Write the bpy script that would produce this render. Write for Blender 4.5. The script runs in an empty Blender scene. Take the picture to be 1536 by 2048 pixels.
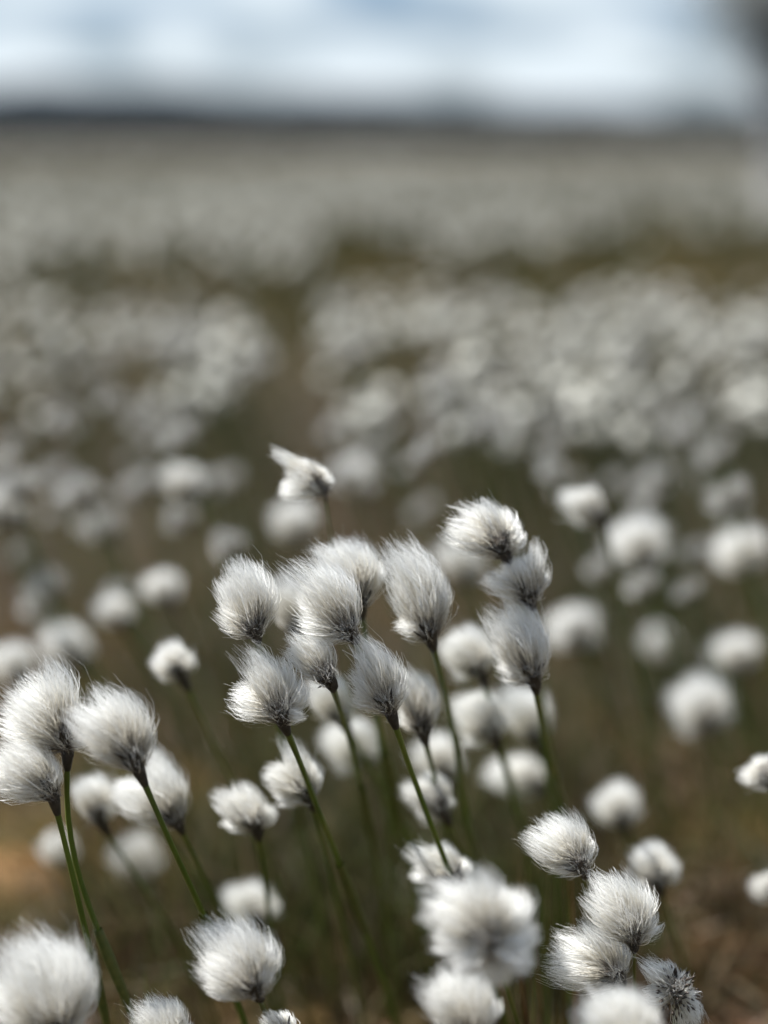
import bpy, math, random
import numpy as np
from mathutils import Vector
R = math.radians
rng = np.random.default_rng(7)
random.seed(7)
sc = bpy.context.scene

# ------------------------------------------------------------ camera
CAM = np.array([0.0, 0.0, 0.55]); PITCH = 9.53; LENS = 77.0; FPX = 2048*LENS/36.0; FOCUS = 1.0
cam = bpy.data.cameras.new('camera'); camo = bpy.data.objects.new('camera', cam)
sc.collection.objects.link(camo); sc.camera = camo
cam.sensor_fit = 'VERTICAL'; cam.sensor_height = 36; cam.lens = LENS
cam.clip_start = 0.02; cam.clip_end = 20000
camo.location = CAM; camo.rotation_euler = (R(90-PITCH), 0, 0)
cam.dof.use_dof = True; cam.dof.focus_distance = FOCUS; cam.dof.aperture_fstop = 2.4
FW = np.array([0, math.cos(R(PITCH)), -math.sin(R(PITCH))]); UP = np.array([0, math.sin(R(PITCH)), math.cos(R(PITCH))]); RT = np.array([1., 0, 0])

# ------------------------------------------------------------ sky, sun, exposure
SUN_EL, SUN_AZ = 60.0, -80.0       # azimuth measured from +Y (view direction) towards +X
w = bpy.data.worlds.new('World'); sc.world = w; w.use_nodes = True
nt = w.node_tree; nt.nodes.clear()
out = nt.nodes.new('ShaderNodeOutputWorld'); bg = nt.nodes.new('ShaderNodeBackground')
sky = nt.nodes.new('ShaderNodeTexSky'); sky.sky_type = 'NISHITA'; sky.sun_disc = False
sky.sun_elevation = R(SUN_EL); sky.sun_rotation = R(SUN_AZ); sky.air_density = 1.0; sky.dust_density = 0.6; sky.ozone_density = 1.5
tc = nt.nodes.new('ShaderNodeTexCoord'); mp = nt.nodes.new('ShaderNodeMapping'); nz = nt.nodes.new('ShaderNodeTexNoise')
mp.inputs['Scale'].default_value = (13, 13, 42); mp.inputs['Location'].default_value = (6.39615, 8.10997, 0.15087)
nz.inputs['Scale'].default_value = 1.0; nz.inputs['Detail'].default_value = 4; nz.inputs['Roughness'].default_value = 0.5
cr = nt.nodes.new('ShaderNodeValToRGB'); cr.color_ramp.elements[0].position = 0.40; cr.color_ramp.elements[1].position = 0.58
mx = nt.nodes.new('ShaderNodeMix'); mx.data_type = 'RGBA'
L = nt.links.new
L(tc.outputs['Generated'], mp.inputs['Vector']); L(mp.outputs['Vector'], nz.inputs['Vector']); L(nz.outputs['Fac'], cr.inputs['Fac'])
L(cr.outputs['Color'], mx.inputs['Factor'])
skm = nt.nodes.new('ShaderNodeMix'); skm.data_type = 'RGBA'; skm.blend_type = 'MULTIPLY'; skm.inputs['Factor'].default_value = 1
L(sky.outputs['Color'], skm.inputs['A']); skm.inputs['B'].default_value = (0.50, 0.58, 0.78, 1)
L(skm.outputs['Result'], mx.inputs['A']); mx.inputs['B'].default_value = (6.2, 6.9, 7.4, 1)
L(mx.outputs['Result'], bg.inputs['Color']); bg.inputs['Strength'].default_value = 0.051
L(bg.outputs['Background'], out.inputs['Surface'])
sl = bpy.data.lights.new('sun', 'SUN'); sl.energy = 5.0; sl.angle = R(0.5); sl.color = (1, 0.985, 0.96)
so = bpy.data.objects.new('sun', sl); sc.collection.objects.link(so)
sd = Vector((math.sin(R(SUN_AZ))*math.cos(R(SUN_EL)), math.cos(R(SUN_AZ))*math.cos(R(SUN_EL)), math.sin(R(SUN_EL))))
so.rotation_euler = sd.to_track_quat('Z', 'Y').to_euler()
sc.view_settings.view_transform = 'Standard'; sc.view_settings.look = 'None'
sc.view_settings.exposure = 1.45; sc.view_settings.gamma = 1
sc.render.engine = 'CYCLES'
sc.cycles.max_bounces = 10; sc.cycles.diffuse_bounces = 6; sc.cycles.transmission_bounces = 8; sc.cycles.glossy_bounces = 3
sc.cycles.use_denoising = True; sc.cycles.use_adaptive_sampling = False
sc.cycles.caustics_reflective = False; sc.cycles.caustics_refractive = False

# ------------------------------------------------------------ materials
def mat(name):
    m = bpy.data.materials.new(name); m.use_nodes = True; n = m.node_tree; n.nodes.clear()
    return m, n, n.nodes.new('ShaderNodeOutputMaterial')
def fibre_mat(name, white, root, gloss=0.10, trans=0.36):
    m, n, o = mat(name); K = n.links.new
    at = n.nodes.new('ShaderNodeAttribute'); at.attribute_name = 'tone'
    sep = n.nodes.new('ShaderNodeSeparateColor'); K(at.outputs['Color'], sep.inputs[0])
    r1 = n.nodes.new('ShaderNodeValToRGB'); e = r1.color_ramp.elements
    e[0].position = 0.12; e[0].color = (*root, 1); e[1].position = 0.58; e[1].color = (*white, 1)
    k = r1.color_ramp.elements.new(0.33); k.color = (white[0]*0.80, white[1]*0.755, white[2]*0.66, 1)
    K(sep.outputs[0], r1.inputs['Fac'])
    mm = n.nodes.new('ShaderNodeMix'); mm.data_type = 'RGBA'; mm.blend_type = 'MULTIPLY'; mm.inputs['Factor'].default_value = 1
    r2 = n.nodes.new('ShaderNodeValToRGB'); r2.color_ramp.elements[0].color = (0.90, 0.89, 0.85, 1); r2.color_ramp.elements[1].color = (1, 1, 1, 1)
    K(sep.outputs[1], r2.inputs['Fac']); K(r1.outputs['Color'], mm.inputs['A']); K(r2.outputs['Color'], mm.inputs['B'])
    d = n.nodes.new('ShaderNodeBsdfDiffuse'); t = n.nodes.new('ShaderNodeBsdfTranslucent'); g = n.nodes.new('ShaderNodeBsdfGlossy')
    g.inputs['Roughness'].default_value = 0.38
    for x in (d, t): K(mm.outputs['Result'], x.inputs['Color'])
    a = n.nodes.new('ShaderNodeMixShader'); a.inputs[0].default_value = trans; K(d.outputs[0], a.inputs[1]); K(t.outputs[0], a.inputs[2])
    b = n.nodes.new('ShaderNodeMixShader'); b.inputs[0].default_value = gloss; K(a.outputs[0], b.inputs[1]); K(g.outputs[0], b.inputs[2])
    K(b.outputs[0], o.inputs['Surface']); return m
def attr_mat(name, trans=0.0, rough=0.5, spec=0.4):
    m, n, o = mat(name); K = n.links.new
    at = n.nodes.new('ShaderNodeAttribute'); at.attribute_name = 'tone'
    p = n.nodes.new('ShaderNodeBsdfPrincipled'); p.inputs['Roughness'].default_value = rough; p.inputs['Specular IOR Level'].default_value = spec
    K(at.outputs['Color'], p.inputs['Base Color'])
    if trans:
        t = n.nodes.new('ShaderNodeBsdfTranslucent'); K(at.outputs['Color'], t.inputs['Color'])
        a = n.nodes.new('ShaderNodeMixShader'); a.inputs[0].default_value = trans
        K(p.outputs[0], a.inputs[1]); K(t.outputs[0], a.inputs[2]); K(a.outputs[0], o.inputs['Surface'])
    else: K(p.outputs[0], o.inputs['Surface'])
    return m
def noise_mat(name, stops, scale, rough=0.8, spec=0.3, detail=6, bump=0.0, obj_coord=True, stretch=(1, 1, 1)):
    m, n, o = mat(name); K = n.links.new
    t = n.nodes.new('ShaderNodeTexCoord'); mpn = n.nodes.new('ShaderNodeMapping'); mpn.inputs['Scale'].default_value = stretch
    z = n.nodes.new('ShaderNodeTexNoise'); z.inputs['Scale'].default_value = scale; z.inputs['Detail'].default_value = detail
    r = n.nodes.new('ShaderNodeValToRGB'); els = r.color_ramp.elements
    els[0].position, els[0].color = stops[0][0], (*stops[0][1], 1); els[1].position, els[1].color = stops[-1][0], (*stops[-1][1], 1)
    for p_, c_ in stops[1:-1]:
        q = els.new(p_); q.color = (*c_, 1)
    p = n.nodes.new('ShaderNodeBsdfPrincipled'); p.inputs['Roughness'].default_value = rough; p.inputs['Specular IOR Level'].default_value = spec
    K(t.outputs['Object'], mpn.inputs[0]); K(mpn.outputs[0], z.inputs['Vector']); K(z.outputs['Fac'], r.inputs['Fac']); K(r.outputs['Color'], p.inputs['Base Color'])
    if bump:
        b = n.nodes.new('ShaderNodeBump'); b.inputs['Strength'].default_value = bump; b.inputs['Distance'].default_value = 0.01
        K(z.outputs['Fac'], b.inputs['Height']); K(b.outputs[0], p.inputs['Normal'])
    K(p.outputs[0], o.inputs['Surface']); return m

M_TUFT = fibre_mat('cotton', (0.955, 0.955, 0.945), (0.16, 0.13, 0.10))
M_DIM = fibre_mat('dimmed_cotton', (0.56, 0.56, 0.55), (0.12, 0.10, 0.08))  # same cotton; the crowd's dimness is put into this darker colour
M_STEM = noise_mat('stem_green', [(0.3, (0.038, 0.068, 0.008)), (0.55, (0.078, 0.115, 0.014)), (0.75, (0.14, 0.14, 0.03))], 60, 0.35, 0.5, stretch=(1, 1, 0.08))
M_SHEATH = noise_mat('leaf_sheath', [(0.3, (0.05, 0.07, 0.015)), (0.7, (0.11, 0.11, 0.03))], 220, 0.5, 0.4)
M_SCALE = noise_mat('bract_brown', [(0.3, (0.012, 0.010, 0.009)), (0.7, (0.050, 0.040, 0.033))], 350, 0.6, 0.3)
M_SEED = noise_mat('nutlet_dark', [(0.3, (0.02, 0.014, 0.01)), (0.7, (0.07, 0.05, 0.035))], 500, 0.45, 0.4)
M_GRASS = attr_mat('grass_blades', 0.35, 0.5, 0.3)
M_FAR = attr_mat('far_cotton', 0.4, 0.8, 0.1)
M_GROUND = noise_mat('peat', [(0.30, (0.007, 0.0055, 0.004)), (0.42, (0.017, 0.013, 0.008)), (0.52, (0.020, 0.020, 0.007)), (0.62, (0.048, 0.032, 0.017)), (0.74, (0.085, 0.07, 0.05))], 5.0, 0.9, 0.1, 9, 0.6)
g_ = M_GROUND.node_tree; gp = [x for x in g_.nodes if x.type == 'BSDF_PRINCIPLED'][0]; gr_ = [x for x in g_.nodes if x.type == 'VALTORGB'][0]; gm = [x for x in g_.nodes if x.type == 'MAPPING'][0]
n2 = g_.nodes.new('ShaderNodeTexNoise'); n2.inputs['Scale'].default_value = 2.3; n2.inputs['Detail'].default_value = 3
r2_ = g_.nodes.new('ShaderNodeValToRGB'); r2_.color_ramp.elements[0].position = 0.36; r2_.color_ramp.elements[0].color = (0.9, 0.9, 0.55, 1); r2_.color_ramp.elements[1].position = 0.66; r2_.color_ramp.elements[1].color = (3.2, 2.25, 1.4, 1)
e_ = r2_.color_ramp.elements.new(0.5); e_.color = (1.5, 1.3, 0.9, 1)
m2_ = g_.nodes.new('ShaderNodeMix'); m2_.data_type = 'RGBA'; m2_.blend_type = 'MULTIPLY'; m2_.inputs['Factor'].default_value = 1
g_.links.new(gm.outputs[0], n2.inputs['Vector']); g_.links.new(n2.outputs['Fac'], r2_.inputs['Fac']); g_.links.new(gr_.outputs[0], m2_.inputs['A']); g_.links.new(r2_.outputs[0], m2_.inputs['B']); g_.links.new(m2_.outputs['Result'], gp.inputs['Base Color'])
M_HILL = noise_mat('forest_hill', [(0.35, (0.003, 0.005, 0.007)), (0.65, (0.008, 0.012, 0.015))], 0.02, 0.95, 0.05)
M_BLUEHILL = noise_mat('distant_hill', [(0.35, (0.03, 0.045, 0.065)), (0.65, (0.05, 0.07, 0.09))], 0.004, 0.95, 0.05)  # blue of the hazy distance put into the base colour
M_BARK = noise_mat('grey_bark', [(0.35, (0.22, 0.22, 0.22)), (0.65, (0.46, 0.46, 0.46))], 12, 0.85, 0.2, stretch=(1, 1, 0.4))
M_LEAF = attr_mat('willow_leaves', 0.4, 0.5, 0.3)

# ------------------------------------------------------------ mesh helpers
def mesh(name, V, F, m, tone=None, smooth=True):
    """V (n,3); F (k,4) quads or (k,3) triangles"""
    V = np.ascontiguousarray(V, np.float32); F = np.ascontiguousarray(F, np.int32)
    me = bpy.data.meshes.new(name); k, q = F.shape
    me.vertices.add(len(V)); me.vertices.foreach_set('co', V.ravel())
    me.loops.add(k*q); me.loops.foreach_set('vertex_index', F.ravel())
    me.polygons.add(k); me.polygons.foreach_set('loop_start', np.arange(0, k*q, q, dtype=np.int32))
    me.polygons.foreach_set('loop_total', np.full(k, q, np.int32))
    me.update(calc_edges=True); me.validate()
    if smooth: me.polygons.foreach_set('use_smooth', np.ones(k, bool))
    if tone is not None:
        a = me.color_attributes.new('tone', 'FLOAT_COLOR', 'POINT')
        c = np.ones((len(V), 4), np.float32); c[:, :3] = tone; a.data.foreach_set('color', c.ravel())
    me.materials.append(m); return me
def link(name, data, parent=None, loc=(0, 0, 0)):
    o = bpy.data.objects.new(name, data); sc.collection.objects.link(o); o.location = loc
    if parent: o.parent = parent
    return o
def tag(o, label=None, cat=None, group=None, kind=None):
    if label: o['label'] = label
    if cat: o['category'] = cat
    if group: o['group'] = group
    if kind: o['kind'] = kind
    return o
def nrm(a): return a/np.maximum(np.linalg.norm(a, axis=-1, keepdims=True), 1e-9)
def ribbons(P, W, tone=None):
    """P (n,m,3) paths, W (n,m) widths -> verts, quads"""
    n, m, _ = P.shape
    T = nrm(P[:, -1]-P[:, 0]); S = nrm(np.cross(T, rng.normal(size=(n, 3))))
    A = P - S[:, None]*W[..., None]/2; B = P + S[:, None]*W[..., None]/2
    V = np.stack([A, B], 2).reshape(-1, 3)
    i = (np.arange(n)[:, None]*m + np.arange(m-1)[None])*2
    F = np.stack([i, i+1, i+3, i+2], -1).reshape(-1, 4)
    if tone is not None: tone = np.repeat(tone.reshape(n*m, 3), 2, 0)
    return V, F, tone
def tube(P, rad, sides=8):
    P = np.asarray(P, float); m = len(P); T = nrm(np.gradient(P, axis=0))
    ref = np.array([0, 1., 0]); S = nrm(np.cross(T, ref)); U = np.cross(S, T)
    a = np.linspace(0, 2*math.pi, sides, endpoint=False)
    V = P[:, None] + np.asarray(rad)[:, None, None]*(np.cos(a)[None, :, None]*S[:, None] + np.sin(a)[None, :, None]*U[:, None])
    V = V.reshape(-1, 3); i = np.arange(m-1)[:, None]*sides; j = np.arange(sides)[None]; j2 = (j+1) % sides
    F = np.stack([i+j, i+j2, i+sides+j2, i+sides+j], -1).reshape(-1, 4)
    return V, F
def spline(pts, n):
    pts = np.asarray(pts, float); d = np.r_[0, np.cumsum(np.linalg.norm(np.diff(pts, axis=0), axis=1))]
    t = np.linspace(0, d[-1], n); q = np.stack([np.interp(t, d, pts[:, k]) for k in range(3)], 1)
    for _ in range(max(2, n//4)): q[1:-1] = (q[:-2]+2*q[1:-1]+q[2:])/4
    return q
def P3(px, py, d):
    return CAM + d*(FW + (px-768)/FPX*RT + (1024-py)/FPX*UP)

# ------------------------------------------------------------ one silky lock of a tuft: fibres fanning from the receptacle
def lock(base, rec, tip, wid, n, fw, wind=0.25, frizz=0.03, seg=6):
    """base, rec (receptacle direction*length), tip: 3-vectors; wid: width"""
    ax = tip-base; Ln = np.linalg.norm(ax); a = ax/Ln
    p = nrm(np.cross(a, np.array([0.1, 1., 0.2]))); q = np.cross(a, p)
    K = max(6, int(n/28))
    phl = rng.random()*6.28
    def env(s): return np.sqrt(np.clip(1-((s-0.60)/0.56)**2, 0.0, 1))
    cs = 0.38+0.74*rng.random(K)**0.6; cph = rng.random(K)*2*math.pi; crr = np.sqrt(rng.random(K))
    k = rng.integers(0, K, n)
    s = 0.35+0.70*rng.random(n)**0.5; ph = rng.random(n)*2*math.pi; rr = rng.random(n)**0.4
    mixk = 0.62*rng.random(n)**0.5
    def pos(s, ph, rr):
        r = env(np.clip(s, 0.05, 1.1))*wid/2*rr*(0.82+0.30*np.sin(ph*2.0+phl+s*5.0)**2) + 0.06*wid*rr
        return base + a*(s*Ln)[:, None] + p*(r*np.cos(ph))[:, None] + q*(r*np.sin(ph)*0.95)[:, None]
    E = pos(s, ph, rr); Ec = pos(cs, cph, crr)
    E = E*(1-mixk[:, None]) + Ec[k]*mixk[:, None]
    st = rng.random(n)
    S = base + rec*st[:, None] + rng.normal(size=(n, 3))*0.0012
    D = E-S; LL = np.linalg.norm(D, axis=1, keepdims=True)
    outw = nrm(D - a*(D@a)[:, None]*0.55 + rng.normal(size=(n, 3))*LL*0.10)
    wv = np.array([-1, 0.1, 0.0])
    flow = nrm(nrm(D)*0.6 + a*0.45 + wv*wind + rng.normal(size=(n, 3))*0.12)
    C1 = S + outw*LL*0.40; C2 = E - flow*LL*0.34
    rad_v = E-base-a*((E-base)@a)[:, None]; ro = nrm(rad_v)*np.clip(np.linalg.norm(rad_v, axis=1, keepdims=True)/(wid*0.35), 0, 1)
    C2 = C2 + ro*LL*0.17; C1 = C1 + ro*LL*0.05
    fz = rng.random(n) < frizz
    C2[fz] += rng.normal(size=(fz.sum(), 3))*LL[fz]*0.13; E[fz] += rng.normal(size=(fz.sum(), 3))*LL[fz]*0.10
    t = np.linspace(0, 1, seg)[None, :, None]
    P = (1-t)**3*S[:, None]+3*(1-t)**2*t*C1[:, None]+3*(1-t)*t**2*C2[:, None]+t**3*E[:, None]
    wv_ = nrm(rng.normal(size=(K, 3)))*(0.045+0.07*rng.random((K, 1))); phs = rng.random(K)*6.28; fr = 3.5+3.5*rng.random(K)
    P += (wv_[k]*LL)[:, None]*(np.sin(fr[k][:, None]*t[0, :, 0][None]+phs[k][:, None])-np.sin(phs[k])[:, None])[..., None]*(t**1.3)
    P[:, 1:] += (rng.normal(size=(n, seg-1, 3))*0.010*LL[:, None])
    fwid = fw*(0.5+0.7*rng.random(n)+1.0*(rng.random(n) < 0.08))
    W = fwid[:, None]*(1-0.75*np.linspace(0, 1, seg)[None]**1.5)
    dist = LL*np.linspace(0, 1, seg)[None]                    # distance from the receptacle
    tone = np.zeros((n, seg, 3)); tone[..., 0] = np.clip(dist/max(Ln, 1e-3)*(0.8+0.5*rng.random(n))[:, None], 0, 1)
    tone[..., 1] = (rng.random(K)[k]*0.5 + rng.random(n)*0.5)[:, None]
    return P, W, tone
def tuft(locks, fw_n, m=None):
    Vs, Fs, Ts, o = [], [], [], 0
    for (b, rec, tip, wid, n, fw, wd, fz) in locks:
        V, F, T = ribbons(*lock(b, rec, tip, wid, n, fw, wd, fz))
        Vs.append(V); Fs.append(F+o); Ts.append(T); o += len(V)
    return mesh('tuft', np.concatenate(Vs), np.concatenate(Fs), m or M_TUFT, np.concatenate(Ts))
OCT = np.array([[0, 0, -1], [1, 0, 0], [0, 1, 0], [-1, 0, 0], [0, -1, 0], [0, 0, 1.]])
OCTF = np.array([[0, 2, 1], [0, 3, 2], [0, 4, 3], [0, 1, 4], [5, 1, 2], [5, 2, 3], [5, 3, 4], [5, 4, 1]])
def seeds_mesh(base, rec, tips, n, size=0.0009, spread=1.0):
    Vs = []
    for i in range(n):
        tp = tips[rng.integers(len(tips))]; dr = nrm(tp-base + rng.normal(size=3)*0.012)
        ang = nrm(dr); c = base + rec*rng.random()*0.8 + ang*(0.0005+0.0045*rng.random())*spread + rng.normal(size=3)*0.0008
        p = nrm(np.cross(ang, rng.normal(size=3))); q = np.cross(ang, p)
        B = np.stack([p, q, ang]); Vs.append(c + (OCT*np.array([size*0.55, size*0.55, size*1.9]))@B)
    V = np.concatenate(Vs); F = (np.arange(n)[:, None, None]*6 + OCTF[None]).reshape(-1, 3)
    return mesh('nutlets', V, F, M_SEED)
def scales_mesh(base, ax, n=11, ln=0.0125, wd=0.0044, r0=0.0018):
    a = nrm(ax); p = nrm(np.cross(a, np.array([0.2, 1, 0.1]))); q = np.cross(a, p)
    Vs, Fs, o = [], [], 0
    for i in range(n):
        ph = i*2.4; o_ = p*math.cos(ph)+q*math.sin(ph); s_ = np.cross(a, o_)
        l = ln*(0.65+0.6*rng.random()); st = -0.004+0.0045*i/n; fl = 0.20+0.22*rng.random()
        rows = []
        for k in range(6):
            t = k/5; hw = wd*0.5*math.sin(math.pi*min(0.98, 0.22+0.78*t))**0.8
            c = base + a*(st+l*t) + o_*(r0+fl*l*t*(0.7+0.4*t))
            rows += [c - s_*hw + -o_*hw*0.35, c + o_*0.0002, c + s_*hw - o_*hw*0.35]
        Vs.append(np.array(rows)); f = []
        for k in range(5):
            for j in range(2): f.append([o+3*k+j, o+3*k+j+1, o+3*k+4+j, o+3*k+3+j])
        Fs.append(np.array(f)); o += 18
    return mesh('bracts', np.concatenate(Vs), np.concatenate(Fs), M_SCALE)

GROUND_Z = 0.0
def plant(label, b, d, locks, stem=(), q=1.0, group='cottongrass plants', dense=1.0, wind=0.58, rad=0.0016, seeds=60, spread=1.0, bract=True, dirn=None, frizz=0.03, dd=0.34, stepd=0.05):
    """b base pixel, d depth, locks [(tipx, tipy, width px)], stem waypoint pixels below the base"""
    d = 1+(d-1)*(0.47 if d < 1.38 else 0.66)
    locks = [(x, y, w_*1.06) for x, y, w_ in locks]
    ws = max(l[2] for l in locks); mxp = sum(l[0] for l in locks)/len(locks); myp = sum(l[1] for l in locks)/len(locks)
    locks = list(locks)+[(b[0]+(mxp-b[0])*1.12, b[1]+(myp-b[1])*1.12, ws*1.25)]
    B = P3(*b, d)
    tips = []
    for i, l in enumerate(locks):
        off = (((i*0.618) % 1)-0.5)*0.014
        tips.append(P3(l[0], l[1], d+off))
    mean = nrm(sum(nrm(t-B) for t in tips)+0.0)
    st = [B] + [P3(x, y, d+stepd*(i+1)) for i, (x, y) in enumerate(stem)]
    dlast = nrm(st[-1]-st[-2]) if len(st) > 1 else nrm(np.array(dirn if dirn is not None else [0.25+0.2*random.random(), 0.12, -1.0]))
    z = st[-1][2]; sx = max(-0.6, min(0.75, dlast[0]/max(0.3, -dlast[2])))
    G = np.array([st[-1][0]+sx*z*0.75, st[-1][1]+dd*z/0.35+0.02, -0.012])
    Mid = st[-1]*0.5+G*0.5; Mid[0] += sx*z*0.10
    path = spline(st+[Mid, G], 26)
    top = nrm(path[0]-path[2])
    rec = nrm(top*0.6+mean*0.4)*0.010*(0.8+0.4*random.random())
    root = link('cottongrass', None, None, (float(G[0]), float(G[1]), 0.0)); root.empty_display_size = 0.01
    O = np.array([G[0], G[1], 0.0])
    tag(root, label, 'cottongrass', group)
    r = rad*(0.75+0.45*np.linspace(0, 1, len(path))); r[0] = rad*1.15; r[1] = rad*0.95
    V, F = tube(path-O, r); link('stem', mesh('stem', V, F, M_STEM), root)
    if q >= 1 and len(stem) > 1:
        sh = path[8:13]-O; V, F = tube(sh, rad*np.array([1.45, 1.75, 1.65, 1.45, 1.12]), 9); link('sheath', mesh('sheath', V, F, M_SHEATH), root)
    # a dark collar and the bracts
    if bract: link('bracts', scales_mesh(B-O, mean*0.5+top*0.5, n=15 if q >= 0.5 else 8), root)
    nk = np.array([path[0]+top*0.003, path[0], path[0]-top*0.005, path[0]-top*0.011])-O
    V, F = tube(nk, np.array([0.0012, rad*1.9, rad*1.6, rad*1.05]), 9); link('collar', mesh('collar', V, F, M_SCALE), root)
    Ls = []
    for l, t in zip(locks, tips):
        wid = l[2]/FPX*d; ar = wid*np.linalg.norm(t-B)
        if q >= 1: fw, cov = 0.00026, 8
        elif q >= 0.5: fw, cov = 0.00036, 8
        else: fw, cov = 0.0007, 7
        n = int(dense*cov*ar/(fw*np.linalg.norm(t-B)*0.8)); n = max(40, n)
        Ls.append((B-O, rec, t-O, wid, n, fw, wind, frizz))
    # short brownish under-wool round the receptacle
    for i in range(2):
        tt = B-O + nrm(mean*0.7+top*0.5+np.array([0.5-i, -0.3, 0])*0.5)*0.013
        Ls.append((B-O-top*0.001, rec*0.9, tt, 0.016, int(260*(1 if q >= 1 else 0.5)), 0.00022, 0.1, 0.5))
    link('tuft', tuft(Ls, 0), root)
    if seeds: link('nutlets', seeds_mesh(B-O, rec, [t-O for t in tips], int(seeds*(1 if q >= 0.5 else 0.5)), spread=spread), root)
    return root

# ------------------------------------------------------------ the setting: ground, hills, tree
def ground_h(x, y):
    f = np.clip((np.hypot(x, y)-0.3)/3, 0, 1)
    return (0.018*np.sin(x*7.1+1.3*np.sin(y*3.3))*np.sin(y*6.3+x*2.0) + 0.012*np.sin(x*17+2)*np.sin(y*15+1))*f - 0.012
nr, na = 190, 150
rad_ = np.r_[0.0, np.geomspace(0.12, 16000, nr-1)]; ang = np.linspace(0, 2*math.pi, na, endpoint=False)
X = rad_[:, None]*np.sin(ang)[None]; Y = rad_[:, None]*np.cos(ang)[None]
# finer wedge of rings ahead of the camera comes from the same polar sheet
Z = ground_h(X, Y)*np.exp(-rad_/40)[:, None] - 0.0*(1-np.exp(-rad_/40))[:, None]
V = np.stack([X, Y, Z], -1).reshape(-1, 3); i = np.arange(nr-1)[:, None]*na; j = np.arange(na)[None]; j2 = (j+1) % na
F = np.stack([i+j, i+j2, i+na+j2, i+na+j], -1).reshape(-1, 4)[:, ::-1]
tag(link('ground', mesh('ground', V, F, M_GROUND)), 'brown peaty bog ground with moss and dead grass', None, None, 'structure')

def ridge(name, y0, xs, hs, depth, m, seed):
    r_ = np.random.default_rng(seed); nx = 160; x = np.linspace(xs[0], xs[-1], nx); h = np.interp(x, xs, hs)
    ny = 14; v = np.linspace(-1, 1, ny); nzv = sum(np.sin(x*k_+r_.random()*6)*a_ for k_, a_ in ((0.006, .05), (0.017, .04), (0.041, .03)))
    Zr = (h*(1+nzv))[None]*np.cos(v*math.pi/2)[:, None]**0.8*(1+0.04*r_.normal(size=(ny, nx))) - 3
    V = np.stack([np.repeat(x[None], ny, 0), y0+np.repeat((v*depth)[:, None], nx, 1), Zr], -1).reshape(-1, 3)
    i = np.arange(ny-1)[:, None]*nx; j = np.arange(nx-1)[None]
    F = np.stack([i+j, i+j+1, i+nx+j+1, i+nx+j], -1).reshape(-1, 4)
    return tag(link(name, mesh(name, V, F, m)), None, None, None, 'structure')
ridge('forest_hill', 2500, [-1500, -700, -430, -250, -120, 60, 300, 700], [66, 70, 70, 70, 60, 50, 43, 34], 320, M_HILL, 3)
ridge('distant_hills', 9000, [-6000, -2500, -1500, -600, 0, 500, 1100, 1700, 5000], [110, 100, 100, 110, 105, 118, 110, 130, 90], 900, M_BLUEHILL, 5)

# ------------------------------------------------------------ ground cover: grass blades
GC = {'olive': (0.045, 0.042, 0.014), 'green': (0.036, 0.048, 0.010), 'straw': (0.11, 0.082, 0.042), 'rust': (0.075, 0.034, 0.013), 'dark': (0.024, 0.018, 0.012), 'grey': (0.10, 0.09, 0.078)}
def blades(name, xy, h, wd, cols, lean=0.25, label=None, seg=4):
    n = len(xy); b = np.concatenate([xy, np.full((n, 1), -0.014)], 1)
    t = np.linspace(0, 1, seg); dr = rng.normal(size=(n, 3))*lean; dr[:, 0] -= 0.12; dr[:, 2] = 0
    P = b[:, None] + np.array([0, 0, 1.])*(h[:, None]*t[None])[..., None] + dr[:, None]*(h[:, None]*t[None]**2)[..., None]
    P[..., 2] -= (h[:, None]*t[None]**2)*np.linalg.norm(dr, axis=1)[:, None]*0.35
    W = wd[:, None]*(1-t[None]**2*0.85); T = np.repeat(cols[:, None], seg, 1)
    V, F, T = ribbons(P, W, T)
    return tag(link(name, mesh(name, V, F, M_GRASS, T)), label, None, None, 'stuff')
def wedge(n, r0, r1, half=13.5, pw=1.0):
    r = np.sqrt(r0**2+(r1**2-r0**2)*rng.random(n)**pw); a = R(half)*(2*rng.random(n)-1)
    return np.stack([r*np.sin(a), r*np.cos(a)], 1)
def patch(xy, f=1.0, s=0.0):
    x, y = xy[:, 0]*f, xy[:, 1]*f
    return 0.5+0.25*(np.sin(x*5.3+s+1.7*np.sin(y*2.1+s))+np.sin(y*4.1+2*s+1.3*np.sin(x*3.7)))
def pick(n, names, pr):
    C = np.array([GC[k] for k in names]); c = C[rng.choice(len(names), n, p=pr)]
    return c*(0.7+0.6*rng.random((n, 1)))
xy = wedge(5500, 1.35, 4.6); k = patch(xy, 1.0, 0.7) > 0.25+0.6*rng.random(len(xy)); xy = xy[k]; n = len(xy)
blades('grass', xy, 0.05+0.12*rng.random(n), 0.0012+0.0012*rng.random(n), pick(n, ['olive', 'green', 'straw', 'dark'], [0.42, 0.13, 0.30, 0.15]), 0.4, 'short olive grass between the cottongrass stems')
def gpt(px, py):
    d = CAM[2]/(math.sin(R(PITCH))-math.cos(R(PITCH))*(1024-py)/FPX); return P3(px, py, d)[:2]
def clumps(sp, cnt, rad):
    return np.concatenate([gpt(*p)+rng.normal(size=(cnt, 2))*np.array([rad, rad*1.5]) for p in sp])
xy = clumps([(600, 1800), (660, 1700), (860, 1850), (740, 1900), (1000, 1700), (1300, 1330), (1230, 1280), (1380, 1400), (1100, 1950), (520, 1950), (330, 1900), (950, 1560), (1130, 1650), (430, 1330), (520, 1220), (1500, 1000), (700, 1560)], 190, 0.05); n = len(xy)
blades('sedge_clumps', xy, 0.07+0.12*rng.random(n), 0.0012+0.0014*rng.random(n), pick(n, ['green', 'olive', 'dark', 'straw'], [0.25, 0.45, 0.10, 0.20]), 0.35, 'low green sedge clumps on the peat behind the flowers')
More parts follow.
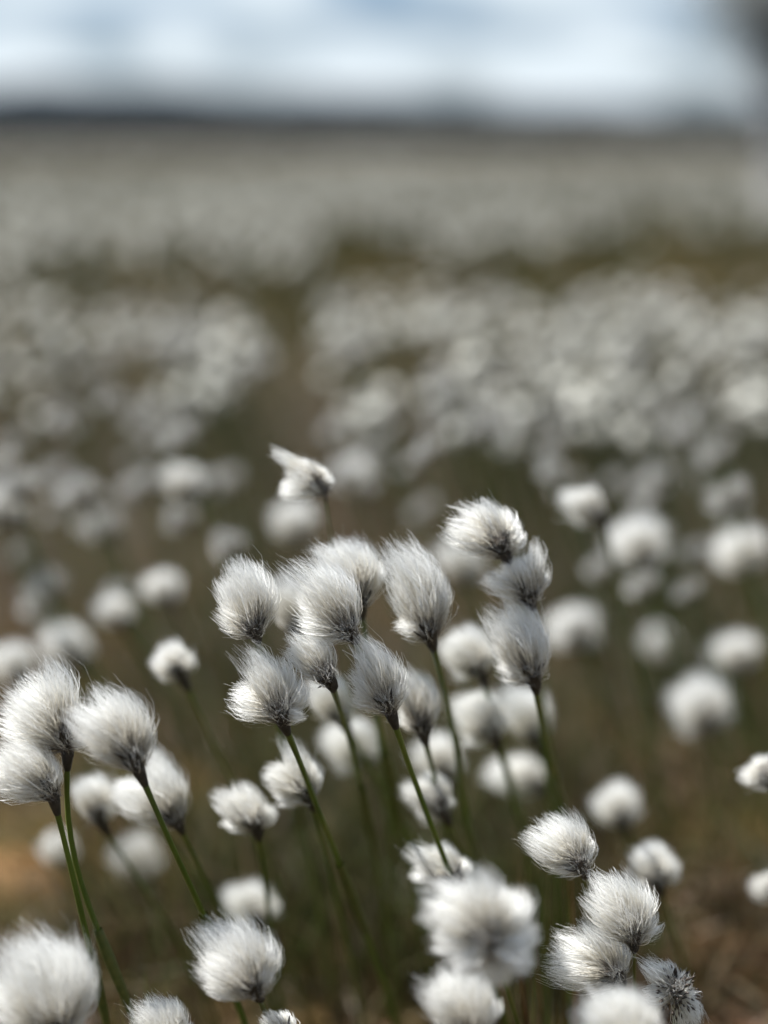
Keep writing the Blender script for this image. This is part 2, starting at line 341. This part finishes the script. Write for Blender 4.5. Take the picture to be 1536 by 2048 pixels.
xy = clumps([(1120, 1560), (1200, 1500), (180, 1450), (250, 1500), (1480, 2030), (1440, 1980), (300, 2030), (60, 1900), (1300, 1980), (430, 1500), (560, 1330), (1400, 1800), (880, 2010)], 260, 0.06); n = len(xy)
blades('rusty_litter', xy, 0.01+0.04*rng.random(n), 0.002+0.003*rng.random(n), pick(n, ['straw', 'rust'], [0.5, 0.5])*1.1, 1.3, 'rust brown litter patches on the peat')
xy = wedge(7000, 1.35, 4.6); n = len(xy)
blades('dead_grass', xy, 0.015+0.05*rng.random(n), 0.0015+0.0025*rng.random(n), pick(n, ['straw', 'rust', 'dark', 'grey'], [0.34, 0.26, 0.25, 0.15]), 1.2, 'brown dead grass litter covering the peat')
xy = wedge(7000, 2.0, 4.6, 12.5); n = len(xy)
blades('straw_stalks', xy, 0.10+0.12*rng.random(n), 0.0014+0.0022*rng.random(n), pick(n, ['straw', 'grey', 'rust'], [0.45, 0.42, 0.13])*1.25, 0.5, 'bleached straw and old stalks between the crowd of flowers')
xy = wedge(26000, 3.2, 45, 12.5, 1.5); n = len(xy); rr_ = np.linalg.norm(xy, axis=1)
blades('far_grass', xy, 0.12+0.14*rng.random(n), 0.003+0.0009*rr_*rng.random(n), pick(n, ['olive', 'green', 'straw'], [0.5, 0.3, 0.2]), 0.35, 'olive grass of the open bog beyond the flowers', 3)

# rough brightness of the crowd as seen: (px, py, rx, ry, gain)
LIGHT = [(400, 700, 130, 110, 1.2), (230, 660, 90, 60, 0.6), (60, 720, 110, 100, 0.7), (330, 830, 110, 70, 0.6), (680, 660, 130, 70, 0.9), (900, 640, 150, 60, 0.7),
         (1130, 740, 150, 120, 1.6), (1320, 660, 150, 100, 1.5), (1480, 720, 110, 160, 1.4), (1250, 850, 130, 90, 1.5), (900, 870, 110, 110, 1.1), (1390, 1000, 120, 90, 1.1),
         (1260, 1080, 90, 90, 0.9), (200, 1080, 110, 60, 0.5), (60, 1180, 110, 60, 0.7), (1500, 640, 60, 90, 1.0), (1420, 860, 100, 80, 0.9), (980, 760, 120, 80, 0.5), (730, 800, 130, 90, 0.6), (1080, 960, 70, 60, 0.5), (130, 850, 110, 60, 0.4)]
# ------------------------------------------------------------ the far crowd of white heads
def ico():
    import bmesh
    bm = bmesh.new(); bmesh.ops.create_icosphere(bm, subdivisions=2, radius=1); bm.verts.index_update()
    V = np.array([v.co[:] for v in bm.verts]); F = np.array([[v.index for v in f.verts] for f in bm.faces]); bm.free(); return V, F
IV, IF = ico()
def blobs(name, xy, hz, label):
    n = len(xy)
    th = R(1)*rng.normal(20, 25, n)                    # lean to the left
    sx = (0.008+0.0055*rng.random(n))*np.where(np.linalg.norm(xy, axis=1) < 3.9, 0.70, 1.0); sz = sx*(1.15+0.5*rng.random(n))
    lump = 1+0.22*rng.normal(size=(n, len(IV)))
    B = IV[None]*lump[..., None]*np.stack([sx, sx, sz], 1)[:, None]
    B[..., 0] *= 1+0.35*(B[..., 2]/sz[:, None])
    c, s = np.cos(th)[:, None], np.sin(th)[:, None]
    x = B[..., 0]*c - B[..., 2]*s; z = B[..., 0]*s + B[..., 2]*c; B[..., 0] = x; B[..., 2] = z
    B += np.stack([xy[:, 0], xy[:, 1], hz], 1)[:, None]
    V = B.reshape(-1, 3); F = (np.arange(n)[:, None, None]*len(IV)+IF[None]).reshape(-1, 3)
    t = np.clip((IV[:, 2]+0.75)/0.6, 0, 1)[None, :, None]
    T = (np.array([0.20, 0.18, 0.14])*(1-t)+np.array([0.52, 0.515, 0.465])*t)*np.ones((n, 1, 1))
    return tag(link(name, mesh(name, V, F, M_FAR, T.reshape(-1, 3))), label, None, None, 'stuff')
def stalks(name, xy, label):
    n = len(xy); t = np.linspace(0, 1, 3); h = 0.26+0.08*rng.random(n)
    P = np.zeros((n, 3, 3)); P[..., 0] = xy[:, :1] + 0.09*(1-t)[None]; P[..., 1] = xy[:, 1:]; P[..., 2] = h[:, None]*t[None]-0.01
    rr2 = np.linalg.norm(xy, axis=1)
    V, F, T = ribbons(P, np.repeat((0.002+0.0003*rr2)[:, None], 3, 1), np.repeat(pick(n, ['green', 'olive'], [.6, .4])[:, None], 3, 1))
    return tag(link(name, mesh(name, V, F, M_GRASS, T)), label, None, None, 'stuff')
def proj(xy, z):
    v = np.stack([xy[:, 0], xy[:, 1], np.full(len(xy), 1.0)*z], 1)-CAM
    dd = v@FW; return 768+FPX*v[:, 0]/dd, 1024-FPX*(v@UP)/dd
xy = np.concatenate([wedge(2100, 1.95, 3.9, 12), wedge(2300, 3.9, 12, 12), wedge(16000, 10, 65, 11.5, 1.15)])
hz_ = 0.24+0.10*rng.random(len(xy)); px_, py_ = proj(xy, hz_)
hole = ((np.abs(px_-565-30*np.sin(py_*0.02)) < 55) & (py_ > 600) & (py_ < 1000)) | (((px_-250)/90)**2+((py_-760)/60)**2 < 1) | (((px_-800)/110)**2+((py_-745)/45)**2 < 1)
gap = (py_ > 478+26*np.sin(px_*0.008)+16*np.sin(px_*0.023+1)) & (py_ < 585+22*np.sin(px_*0.013)) & (px_ > 640) | ((py_ > 535) & (py_ < 620) & (px_ < 640) & (px_ > 120))
keep = (~gap | (rng.random(len(xy)) < 0.03)) & (patch(xy, 0.35, 2.0)+0.05 > rng.random(len(xy))*0.95)
keep &= ~((px_ > 1250) & (px_ < 1480) & (py_ > 400) & (rng.random(len(xy)) < 0.6))
near = np.linalg.norm(xy, axis=1) < 3.9
keep &= ~hole
CD = np.array([sum(g*math.exp(-((a-cx)/rx)**2-((b-cy)/ry)**2) for cx, cy, rx, ry, g in LIGHT) for a, b in zip(px_, py_)])
keep &= ~near | (rng.random(len(xy)) < 0.02+0.34*CD)
xy = xy[keep]; hz_ = hz_[keep]
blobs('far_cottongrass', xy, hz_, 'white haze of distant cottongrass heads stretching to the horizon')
stalks('far_stems', xy, 'green stems under the distant cottongrass heads')

exec_mid = True
# ------------------------------------------------------------ hand-placed cottongrass
HERO = [
 # label, base, depth, locks, stem, quality, kwargs
 ("sharp tuft at upper left of the central cluster, blunt left edge, dark base", (512, 1272), 1.0, [(462, 1122, 62), (438, 1160, 60), (438, 1212, 80), (505, 1128, 80), (528, 1165, 50)], [(516, 1300), (545, 1400)], 1, {}),
 ("broad silky tuft swept left with ragged pale fringe at its base, top of cluster", (706, 1274), 1.0, [(590, 1122, 70), (640, 1128, 84), (668, 1170, 60), (606, 1180, 90), (600, 1232, 80), (655, 1262, 40)], [(722, 1310), (745, 1390)], 1, dict(frizz=0.08)),
 ("sharp tuft with cream right side, pointed left wing and thick green stem", (565, 1442), 0.99, [(492, 1296, 64), (462, 1386, 74), (515, 1330, 80), (562, 1318, 76), (606, 1366, 56), (606, 1425, 34)], [(600, 1520), (632, 1610), (676, 1720)], 1, dict(dd=0.25, stepd=0.03, frizz=0.06, rad=0.0017)),
 ("sharp egg-shaped tuft at the cluster's centre on an arching green stem", (781, 1424), 1.0, [(716, 1275, 50), (706, 1340, 74), (735, 1290, 66), (706, 1385, 60), (778, 1312, 66), (800, 1360, 40)], [(808, 1500), (838, 1590), (892, 1725)], 1, dict(dd=0.2, stepd=0.02)),
 ("small half-open tuft with dark brown bracts, in the middle of the cluster", (662, 1366), 1.0, [(572, 1262, 40), (575, 1300, 50), (622, 1270, 50), (640, 1290, 36), (600, 1330, 40)], [(684, 1430), (702, 1480)], 1, dict(seeds=90)),
 ("large shaggy cottongrass tuft cut by the left edge, silvery fibres blown up and left", (135, 1500), 0.98, [(92, 1322, 84), (50, 1355, 90), (12, 1390, 90), (0, 1440, 90), (70, 1400, 90), (178, 1476, 30)], [(130, 1580), (132, 1665), (160, 1780), (228, 1935), (268, 2040)], 1, dict(dd=0.1, stepd=0.012, seeds=150, spread=1.6, frizz=0.12)),
 ("grey shaded tuft hanging below the large shaggy one at the left edge", (106, 1592), 0.97, [(0, 1490, 90), (-40, 1530, 90), (20, 1560, 70), (60, 1490, 70), (100, 1520, 44)], [(124, 1660), (152, 1780)], 1, dict(dd=0.1, stepd=0.015, seeds=130, spread=1.5, frizz=0.10)),
 ("round head bowed left beside the shaggy left-edge tuft, dark tapering base", (276, 1537), 0.93, [(140, 1418, 84), (190, 1375, 80), (240, 1382, 80), (278, 1430, 60), (205, 1450, 90), (175, 1492, 44)], [(325, 1650), (372, 1755), (410, 1830)], 1, dict(dd=0.15, stepd=0.025)),
 ("cottongrass tuft half hidden behind the bowed head on the left, brown spotted back", (356, 1648), 1.16, [(230, 1580, 70), (295, 1490, 60), (330, 1530, 56), (290, 1560, 80), (352, 1585, 44)], [(400, 1740), (455, 1840)], 0.5, {}),
 ("smooth bluish-white head at bottom left of centre, stems passing behind", (516, 1990), 0.92, [(396, 1920, 90), (405, 1850, 84), (460, 1836, 100), (520, 1866, 80), (440, 1900, 110), (530, 1930, 50), (412, 1972, 36)], [(528, 2020), (550, 2070)], 1, dict(frizz=0.01)),
 ("big bright cottongrass head in the bottom left corner of the picture", (118, 2075), 0.86, [(0, 1885, 120), (62, 1858, 110), (140, 1876, 90), (170, 1945, 70), (-20, 1960, 130), (70, 1960, 140), (170, 2010, 60)], [(140, 2150)], 1, dict(frizz=0.06)),
 ("low cottongrass dome peeping over the bottom edge beside the corner head", (345, 2095), 0.97, [(262, 2010, 60), (300, 1990, 60), (345, 1998, 60), (375, 2040, 50), (310, 2040, 80)], [(360, 2150)], 1, {}),
 ("crisp cottongrass tuft at the right with smoky left tail, above the bottom right cluster", (1168, 1742), 1.04, [(1050, 1668, 70), (1088, 1632, 60), (1130, 1630, 66), (1165, 1670, 44), (1110, 1690, 80), (1098, 1738, 40)], [(1180, 1800), (1205, 1900)], 1, {}),
 ("crisp domed head on a thin dark stem, centre of the bottom right cluster", (1268, 1888), 1.0, [(1178, 1790, 76), (1182, 1745, 50), (1232, 1742, 76), (1282, 1770, 64), (1304, 1822, 44), (1226, 1820, 90), (1328, 1846, 14)], [(1269, 1975), (1272, 2060)], 1, dict(rad=0.0009)),
 ("streaky tuft blown left under the domed head of the bottom right cluster", (1240, 1960), 1.03, [(1095, 1930, 76), (1108, 1872, 70), (1165, 1850, 80), (1215, 1880, 70), (1150, 1960, 60), (1225, 1930, 60)], [(1255, 2050)], 1, {}),
 ("opened tuft with dark nutlets and curled fringe, right end of the bottom cluster", (1348, 1992), 1.0, [(1284, 1925, 40), (1325, 1922, 40), (1370, 1945, 36), (1398, 2000, 34), (1402, 2050, 34), (1290, 1985, 50), (1375, 2062, 34)], [(1352, 2060), (1360, 2140)], 1, dict(seeds=260, spread=2.2, frizz=0.2, dense=1.0)),
 ("largest blurred cottongrass head in the foreground at bottom centre right, grey middle", (992, 1905), 0.76, [(840, 1808, 60), (875, 1765, 80), (950, 1738, 100), (1025, 1775, 90), (862, 1880, 60), (905, 1930, 70), (1072, 1855, 60), (1068, 1930, 70), (985, 1965, 70)], [(1020, 1990), (1045, 2080)], 0.5, dict(rad=0.001)),
 ("blurred foreground cottongrass head at the bottom edge below the largest one", (940, 2090), 0.82, [(850, 1975, 70), (880, 1935, 80), (935, 1935, 80), (975, 1985, 60), (905, 2010, 110)], [(950, 2160)], 0.5, {}),
 ("blurred foreground cottongrass head at the bottom edge in front of the right cluster", (1250, 2120), 0.78, [(1160, 2010, 90), (1200, 1975, 90), (1260, 1975, 90), (1305, 2020, 80), (1230, 2040, 130)], [(1260, 2190)], 0.5, {}),
 ("pale cottongrass tuft peeping out above the largest foreground head", (915, 1770), 1.16, [(815, 1696, 50), (822, 1748, 40), (875, 1685, 50), (925, 1715, 56), (870, 1730, 70)], [(930, 1850)], 0.5, {}),
 ("creamy round cottongrass tuft behind the top of the central cluster, dark lower middle", (722, 1218), 1.10, [(628, 1092, 66), (670, 1078, 80), (720, 1082, 70), (746, 1120, 50), (680, 1120, 90)], [(735, 1290)], 0.5, dict(seeds=90)),
 ("tall head with drooping left lock and long dark neck, right of cluster top", (862, 1280), 1.08, [(775, 1085, 70), (815, 1088, 84), (850, 1130, 70), (866, 1180, 50), (815, 1160, 110), (786, 1250, 44)], [(888, 1370), (915, 1500), (940, 1680)], 0.5, dict(seeds=110, rad=0.0017)),
 ("highest focused head of the cluster, white upper lobe flopped left over a dark middle", (1012, 1112), 1.09, [(893, 1050, 62), (918, 1012, 56), (958, 1004, 64), (1002, 1020, 60), (1040, 1055, 46), (930, 1080, 50)], [(1040, 1180), (1062, 1270), (1085, 1400)], 0.5, dict(seeds=160)),
 ("grey drooping tuft tucked under the right of the highest focused head", (1062, 1206), 1.10, [(1074, 1082, 46), (1086, 1125, 40), (965, 1150, 44), (1000, 1128, 60), (1040, 1120, 60)], [(1068, 1290), (1080, 1400)], 0.5, dict(seeds=120)),
 ("grey shaded cottongrass head on thick green stem beneath the highest head", (1070, 1366), 1.10, [(968, 1212, 60), (1010, 1190, 70), (1056, 1230, 60), (1000, 1280, 90), (1000, 1330, 60), (1072, 1280, 40)], [(1085, 1460), (1110, 1560), (1130, 1620)], 0.5, dict(rad=0.0017)),
 ("soft round white cottongrass head left of the grey shaded one", (965, 1352), 1.3, [(885, 1275, 70), (925, 1250, 80), (960, 1280, 70), (915, 1310, 90)], [], 0.5, {}),
 ("blurred cottongrass tuft peeping out right behind the egg-shaped tuft", (848, 1470), 1.16, [(800, 1335, 60), (838, 1350, 50), (852, 1400, 50), (815, 1400, 80)], [(870, 1560)], 0.5, dict(seeds=100)),
 ("bright blurred cottongrass head right of the central cluster, its lower right in shade", (992, 1478), 1.34, [(905, 1400, 80), (950, 1380, 80), (985, 1420, 70), (935, 1450, 90)], [], 0.5, {}),
 ("pale blurred cottongrass head tucked between the bright one and the thick stem", (1075, 1490), 1.42, [(1010, 1380, 80), (1055, 1375, 70), (1065, 1430, 70)], [], 0.5, {}),
 ("mottled cottongrass tuft with brown flecks behind the thick stem, below the pointed wing tuft", (622, 1600), 1.14, [(530, 1540, 66), (548, 1590, 50), (575, 1480, 50), (620, 1520, 50), (580, 1540, 80)], [(650, 1700)], 0.5, dict(seeds=120)),
 ("loose two-lobed cottongrass tuft with small black base, left of the thick stem", (515, 1660), 1.17, [(428, 1588, 60), (470, 1565, 60), (542, 1612, 50), (450, 1640, 40), (480, 1600, 80)], [(530, 1760)], 0.5, {}),
 ("single round cottongrass head with grey point, standing free above the bowed left head", (366, 1358), 1.30, [(305, 1310, 60), (330, 1280, 60), (368, 1300, 60), (335, 1325, 70)], [], 0.5, {}),
 ("bird-shaped cottongrass tuft with pointed upper left wing, alone above the central cluster", (650, 984), 1.16, [(540, 908, 30), (580, 930, 60), (562, 978, 56), (615, 940, 66), (646, 950, 44)], [(662, 1060)], 0.5, dict(rad=0.0006, seeds=0, bract=False)),
 ("small blurred cottongrass head alone at upper right, dark point on its right", (1205, 1042), 1.45, [(1120, 990, 50), (1155, 980, 60), (1180, 1010, 50), (1150, 1015, 60)], [], 0.5, {}),
 ("faint triangular cottongrass head high on the left in the blur", (388, 992), 1.9, [(325, 940, 50), (365, 935, 60), (380, 965, 50)], [], 0, {}),
 ("small blurred cottongrass head with brown spot above the bluish-white head", (525, 1850), 1.42, [(455, 1780, 70), (500, 1760, 70), (535, 1795, 60), (490, 1810, 80)], [], 0.5, {}),
 ("blurred cottongrass head with brown shaded base right of the crisp smoky-tailed tuft", (1318, 1775), 1.34, [(1265, 1700, 60), (1300, 1680, 60), (1340, 1710, 60), (1300, 1730, 80)], [], 0.5, {}),
 ("blurred grey-white cottongrass head leaning over the brown-based one on the right", (1250, 1655), 1.5, [(1190, 1590, 70), (1230, 1560, 70), (1262, 1600, 60)], [], 0.5, {}),
 ("bright cottongrass head cut by the right edge, halfway down the lower part", (1545, 1570), 1.22, [(1480, 1545, 50), (1510, 1515, 60), (1545, 1520, 70), (1515, 1560, 50)], [], 0.5, {}),
 ("lower cottongrass head cut by the right edge near the bottom", (1560, 1800), 1.4, [(1505, 1765, 50), (1530, 1750, 60), (1555, 1770, 60)], [], 0.5, {}),
 ("large soft bright cottongrass blur at the right above the edge-cut heads", (1420, 1460), 1.75, [(1340, 1385, 90), (1390, 1345, 90), (1430, 1390, 80), (1380, 1420, 100)], [], 0, {}),
 ("soft cottongrass blur touching the large bright blur from the upper right", (1490, 1340), 1.9, [(1430, 1280, 80), (1475, 1262, 70), (1490, 1300, 60)], [], 0, {}),
 ("dim grey disc-like cottongrass blur in the green gap at right", (1335, 1325), 2.4, [(1285, 1265, 50), (1320, 1250, 50), (1330, 1290, 50)], [], 0, {}),
 ("wide soft cottongrass blur right of the grey shaded head", (1170, 1300), 1.9, [(1090, 1235, 90), (1140, 1210, 80), (1175, 1250, 70)], [], 0, {}),
 ("blurred cottongrass head crossed by the arching stem of the egg-shaped tuft", (890, 1630), 1.27, [(808, 1570, 60), (850, 1545, 60), (890, 1590, 50), (835, 1610, 70)], [], 0.5, {}),
 ("grey cottongrass blur just above the head crossed by the arching stem", (895, 1560), 1.5, [(830, 1490, 70), (870, 1465, 70), (900, 1510, 60)], [], 0.5, {}),
 ("flat cottongrass blur left of the thick stem on the right, below the bright blurred head", (1090, 1580), 1.6, [(970, 1540, 60), (1010, 1530, 70), (1070, 1530, 60), (1040, 1560, 60)], [], 0.5, {}),
 ("cottongrass blur in the middle below the small bracted tuft", (740, 1535), 1.42, [(645, 1460, 80), (690, 1440, 80), (730, 1480, 70), (680, 1490, 90)], [], 0.5, {}),
 ("pale cottongrass blur filling the gap between winged tuft and egg-shaped tuft", (690, 1450), 1.3, [(620, 1360, 70), (650, 1345, 60), (670, 1400, 70)], [], 0.5, {}),
 ("grey cottongrass blur between the two upper left tufts of the cluster", (600, 1270), 1.3, [(555, 1150, 70), (565, 1200, 70), (595, 1225, 60)], [], 0.5, {}),
 ("round dim cottongrass blur at lower left, under the half-hidden tuft", (295, 1760), 1.75, [(225, 1690, 70), (265, 1660, 70), (295, 1700, 70)], [], 0, {}),
 ("small dim cottongrass blur at far lower left beside the shaggy tuft's stem", (135, 1730), 1.7, [(80, 1680, 60), (110, 1660, 50), (135, 1690, 50)], [], 0, {}),
 ("dark grey cottongrass blur showing between the shaggy tuft and the bowed head", (205, 1650), 1.3, [(150, 1560, 60), (180, 1545, 60), (200, 1600, 60)], [], 0.5, {}),
 ("white cottongrass lock hanging under the bowed head on the left", (300, 1625), 1.3, [(225, 1570, 60), (260, 1560, 60), (250, 1600, 50)], [], 0.5, {}),
 ("small round cottongrass blur at left, lower of a close pair", (245, 1250), 1.8, [(190, 1205, 60), (225, 1190, 60), (240, 1215, 50)], [], 0, {}),
 ("small round cottongrass blur at left, upper right of a close pair", (345, 1205), 1.8, [(285, 1160, 60), (320, 1140, 60), (340, 1165, 50)], [], 0, {}),
 ("wide cottongrass blur above the shaggy left tuft", (160, 1330), 1.85, [(80, 1270, 80), (120, 1250, 80), (155, 1280, 70)], [], 0, {}),
 ("pale cottongrass blur at the left edge above the shaggy tuft", (45, 1370), 1.75, [(-20, 1300, 80), (15, 1290, 80), (40, 1320, 60)], [], 0, {}),
 ("grey cottongrass disc directly below the bird-shaped tuft", (600, 1080), 2.0, [(545, 1020, 70), (585, 1000, 70), (600, 1040, 60)], [], 0, {}),
 ("dim cottongrass blur right of the bird-shaped tuft", (730, 990), 2.3, [(665, 930, 60), (700, 910, 60), (725, 950, 60)], [], 0, {}),
 ("cottongrass blur between the tall necked head and the highest head", (940, 1170), 1.9, [(880, 1090, 70), (915, 1080, 70), (940, 1130, 60)], [], 0, {}),
 ("cottongrass blur at the left edge level with the bird-shaped tuft", (30, 1050), 1.9, [(-30, 990, 80), (0, 970, 80), (30, 1010, 60)], [], 0, {}),
 ("tiny white bud-like tuft hanging under the bluish-white head", (575, 2090), 0.98, [(530, 2030, 50), (560, 2020, 50), (575, 2050, 40)], [], 0.5, {}),
 ("blurred white cottongrass head on the right edge just above the highest head's level", (1300, 1130), 1.85, [(1220, 1060, 90), (1270, 1030, 90), (1300, 1080, 80)], [], 0, {}),
 ("cottongrass blur near the right edge, upper of two under the crowd", (1500, 1140), 1.9, [(1430, 1080, 90), (1480, 1050, 80), (1500, 1100, 70)], [], 0, {}),
]
for (lab, b, d, lk, stem, q, kw) in HERO:
    if len(lab.replace('-', ' ').split()) > 16: print('LONG', len(lab.split()), lab)
    plant(lab, b, d, lk, stem, q, **kw)

# bare stems crossing the lower left and centre
# ------------------------------------------------------------ the blurred crowd in the middle distance, one object per plant
protos = []
for v in range(9):
    H = 0.30; s = random.random()
    B0 = np.array([0.0, 0.0, 0.0]); locksv = []
    nl = 3+v % 3
    rec = nrm(np.array([-0.3, 0, 1.0]))*0.010
    for kx in range(nl):
        a_ = R(-5+ (70+20*random.random())*(kx/(nl-1)) ); ln = 0.026+0.010*random.random()
        tip = np.array([-math.sin(a_)*ln, rng.normal()*0.006, math.cos(a_)*ln*0.95])
        locksv.append((B0, rec, tip, 0.020+0.008*random.random(), 110, 0.0010, 0.25, 0.03))
    me = tuft(locksv, 0, M_DIM)
    lean = 0.05+0.07*random.random()
    path = spline([B0, (0.012, 0.01, -0.06), (lean*0.6, 0.03, -0.16), (lean, 0.05, -0.33)], 9)
    V, F = tube(path, np.linspace(0.0011, 0.0016, 9), 5)
    protos.append((me, mesh('stem', V, F, M_STEM), scales_mesh(B0, np.array([-0.2, 0, 1.0]), 8), seeds_mesh(B0, rec, [l[2] for l in locksv], 26), lean))
def crowd_density(x, y):
    v = 0.14 + (0.50 if 940 < y < 1340 and (x < 470 or 1120 < x) else 0)
    for cx, cy, rx, ry, g in LIGHT: v += g*math.exp(-((x-cx)/rx)**2-((y-cy)/ry)**2)
    return v
cnt = 0; tries = 0; placed = []
while cnt < 232 and tries < 60000:
    tries += 1
    x = random.uniform(-60, 1600); y = 580+770*random.random()**1.15
    if random.random() > crowd_density(x, y)/1.7 or abs(x-565-30*math.sin(y*0.02)) < 45 and 600 < y < 960: continue
    z = random.uniform(0.20, 0.33)
    d = (CAM[2]-z)/(math.sin(R(PITCH))-math.cos(R(PITCH))*(1024-y)/FPX)
    if d < 1.5: continue
    p = P3(x, y, d)
    if any(abs(p[0]-o[0])+abs(p[1]-o[1]) < 0.035 for o in placed): continue
    s = random.uniform(0.45, 0.82); placed.append(p); me, ms, mb, msd, lean = protos[cnt % len(protos)]
    g = link('cottongrass', None, None, (float(p[0]+lean), float(p[1]+0.05), 0.0)); g.empty_display_size = 0.01
    col = ['at the left edge', 'left of centre', 'above the bird-shaped tuft', 'above the highest focused head', 'right of centre', 'at the right edge'][min(5, max(0, int(x//256)))]
    row = 'upper' if y < 660 else ('middle' if y < 800 else ('lower' if y < 960 else 'bottom'))
    if row == 'bottom': col = col.replace('above', 'level with')
    size = 'large' if s > 0.70 else ('small' if s < 0.57 else 'mid-sized')
    tag(g, '%s blurred cottongrass in the %s rows of the crowd, %s' % (size, row, col), 'cottongrass', 'crowd of blurred cottongrass, %s rows, %s, %s' % (row, col, size))
    rz = random.uniform(-0.5, 0.5)
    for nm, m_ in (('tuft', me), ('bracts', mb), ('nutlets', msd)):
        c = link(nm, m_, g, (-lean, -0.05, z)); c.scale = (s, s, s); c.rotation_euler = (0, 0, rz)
    c = link('stem', ms, g, (-lean, -0.05, z)); c.scale = (1, 1, z/0.32)
    cnt += 1
print('crowd', cnt, 'tries', tries)

# ------------------------------------------------------------ nearby grass culms
def near_blades(name, spots, label, cols):
    Vs, Fs, Ts, o = [], [], [], 0
    for (x0, y0, x1, y1, d, wd, c) in spots:
        A = P3(x0, y0, d+0.03); Tp = P3(x1, y1, d); z = A[2]; s = (A-Tp); s = s/max(1e-3, -s[2])
        G = A + np.array([s[0]*z*0.6, 0.05, -z-0.01])
        P = spline([G, A, Tp], 12)[None]; W = (wd*(1-0.85*np.linspace(0, 1, 12)**2.5))[None]
        V, F, T = ribbons(P, W, np.tile(np.array(GC[c])*(0.8+0.5*random.random()), (1, 12, 1)))
        Vs.append(V); Fs.append(F+o); Ts.append(T); o += len(V)
    return tag(link(name, mesh(name, np.concatenate(Vs), np.concatenate(Fs), M_GRASS, np.concatenate(Ts))), label, None, None, 'stuff')
sp = []
for i in range(46):
    x = random.gauss(1105, 38); d = random.uniform(1.05, 1.3); y = random.uniform(1640, 1860)
    sp.append((x+random.uniform(-10, 35), 2060, x, y, d, random.uniform(0.001, 0.0022), random.choice(['green', 'green', 'olive', 'rust', 'straw'])))
for i in range(16):
    x = random.gauss(240, 30); d = random.uniform(1.05, 1.2); y = random.uniform(1930, 2010)
    sp.append((x+random.uniform(-10, 20), 2080, x, y, d, random.uniform(0.001, 0.002), random.choice(['green', 'olive', 'rust'])))
for i in range(30):
    x = random.uniform(900, 1090); d = random.uniform(1.1, 1.5); y = random.uniform(1560, 1950)
    sp.append((x+random.uniform(10, 60), 2080, x, y, d, random.uniform(0.001, 0.002), random.choice(['green', 'olive', 'straw'])))
near_blades('tall_grass', sp, 'slender green and rusty grass blades among the bottom right cluster', None)

# ------------------------------------------------------------ ambiguous grey shape at the right edge, modelled as a tree
def tree(bx, by, h):
    root = tag(link('tree', None, None, (bx, by, 0)), 'grey blurred shape against the sky at the right edge, modelled as a leaning tree', 'tree')
    rt = random.Random(4)
    tp = spline([(0, 0, -0.1), (-0.02, 0, 0.8), (0.02, 0.02, 1.6), (-0.06, 0, 2.6), (-0.12, 0, h)], 20)
    V, F = tube(tp, np.linspace(0.10, 0.04, 20), 10); link('trunk', mesh('trunk', V, F, M_BARK), root)
    Vs, Fs, o = [], [], 0; LV = []
    for i in range(70):
        t = (0.26+0.30*rt.random()) if i < 50 else 0.5+0.48*rt.random(); b = tp[int(t*19)]; a = rt.uniform(0, 2*math.pi); ln = (0.35+0.50*rt.random())*(0.10+1.3*min(1, max(0, (b[2]-0.85)/0.5)))
        e = b+np.array([math.cos(a)*ln, math.sin(a)*ln, 0.25*ln+0.1]); m_ = (b+e)/2+np.array([0, 0, 0.08])
        pp = spline([b, m_, e], 8); V, F = tube(pp, np.linspace(0.014, 0.004, 8), 5); Vs.append(V); Fs.append(F+o); o += len(V)
        for k_ in range(150):
            q_ = pp[rt.randrange(2, 8)]; LV.append(q_+np.array([rt.gauss(0, .10), rt.gauss(0, .10), rt.gauss(0, .10)]))
    link('branches', mesh('branches', np.concatenate(Vs), np.concatenate(Fs), M_BARK), root)
    LV = np.array(LV); n = len(LV); dr = nrm(rng.normal(size=(n, 3)))*0.036
    P = np.stack([LV-dr, LV, LV+dr], 1); W = np.tile(np.array([0.005, 0.024, 0.003]), (n, 1))
    T = np.tile(np.array([0.27, 0.29, 0.29]), (n, 3, 1))*(0.7+0.6*rng.random((n, 1, 1)))
    V, F, T = ribbons(P, W, T); c = link('crown', mesh('crown', V, F, M_LEAF, T), root)
tree(2.36, 13.0, 3.6)
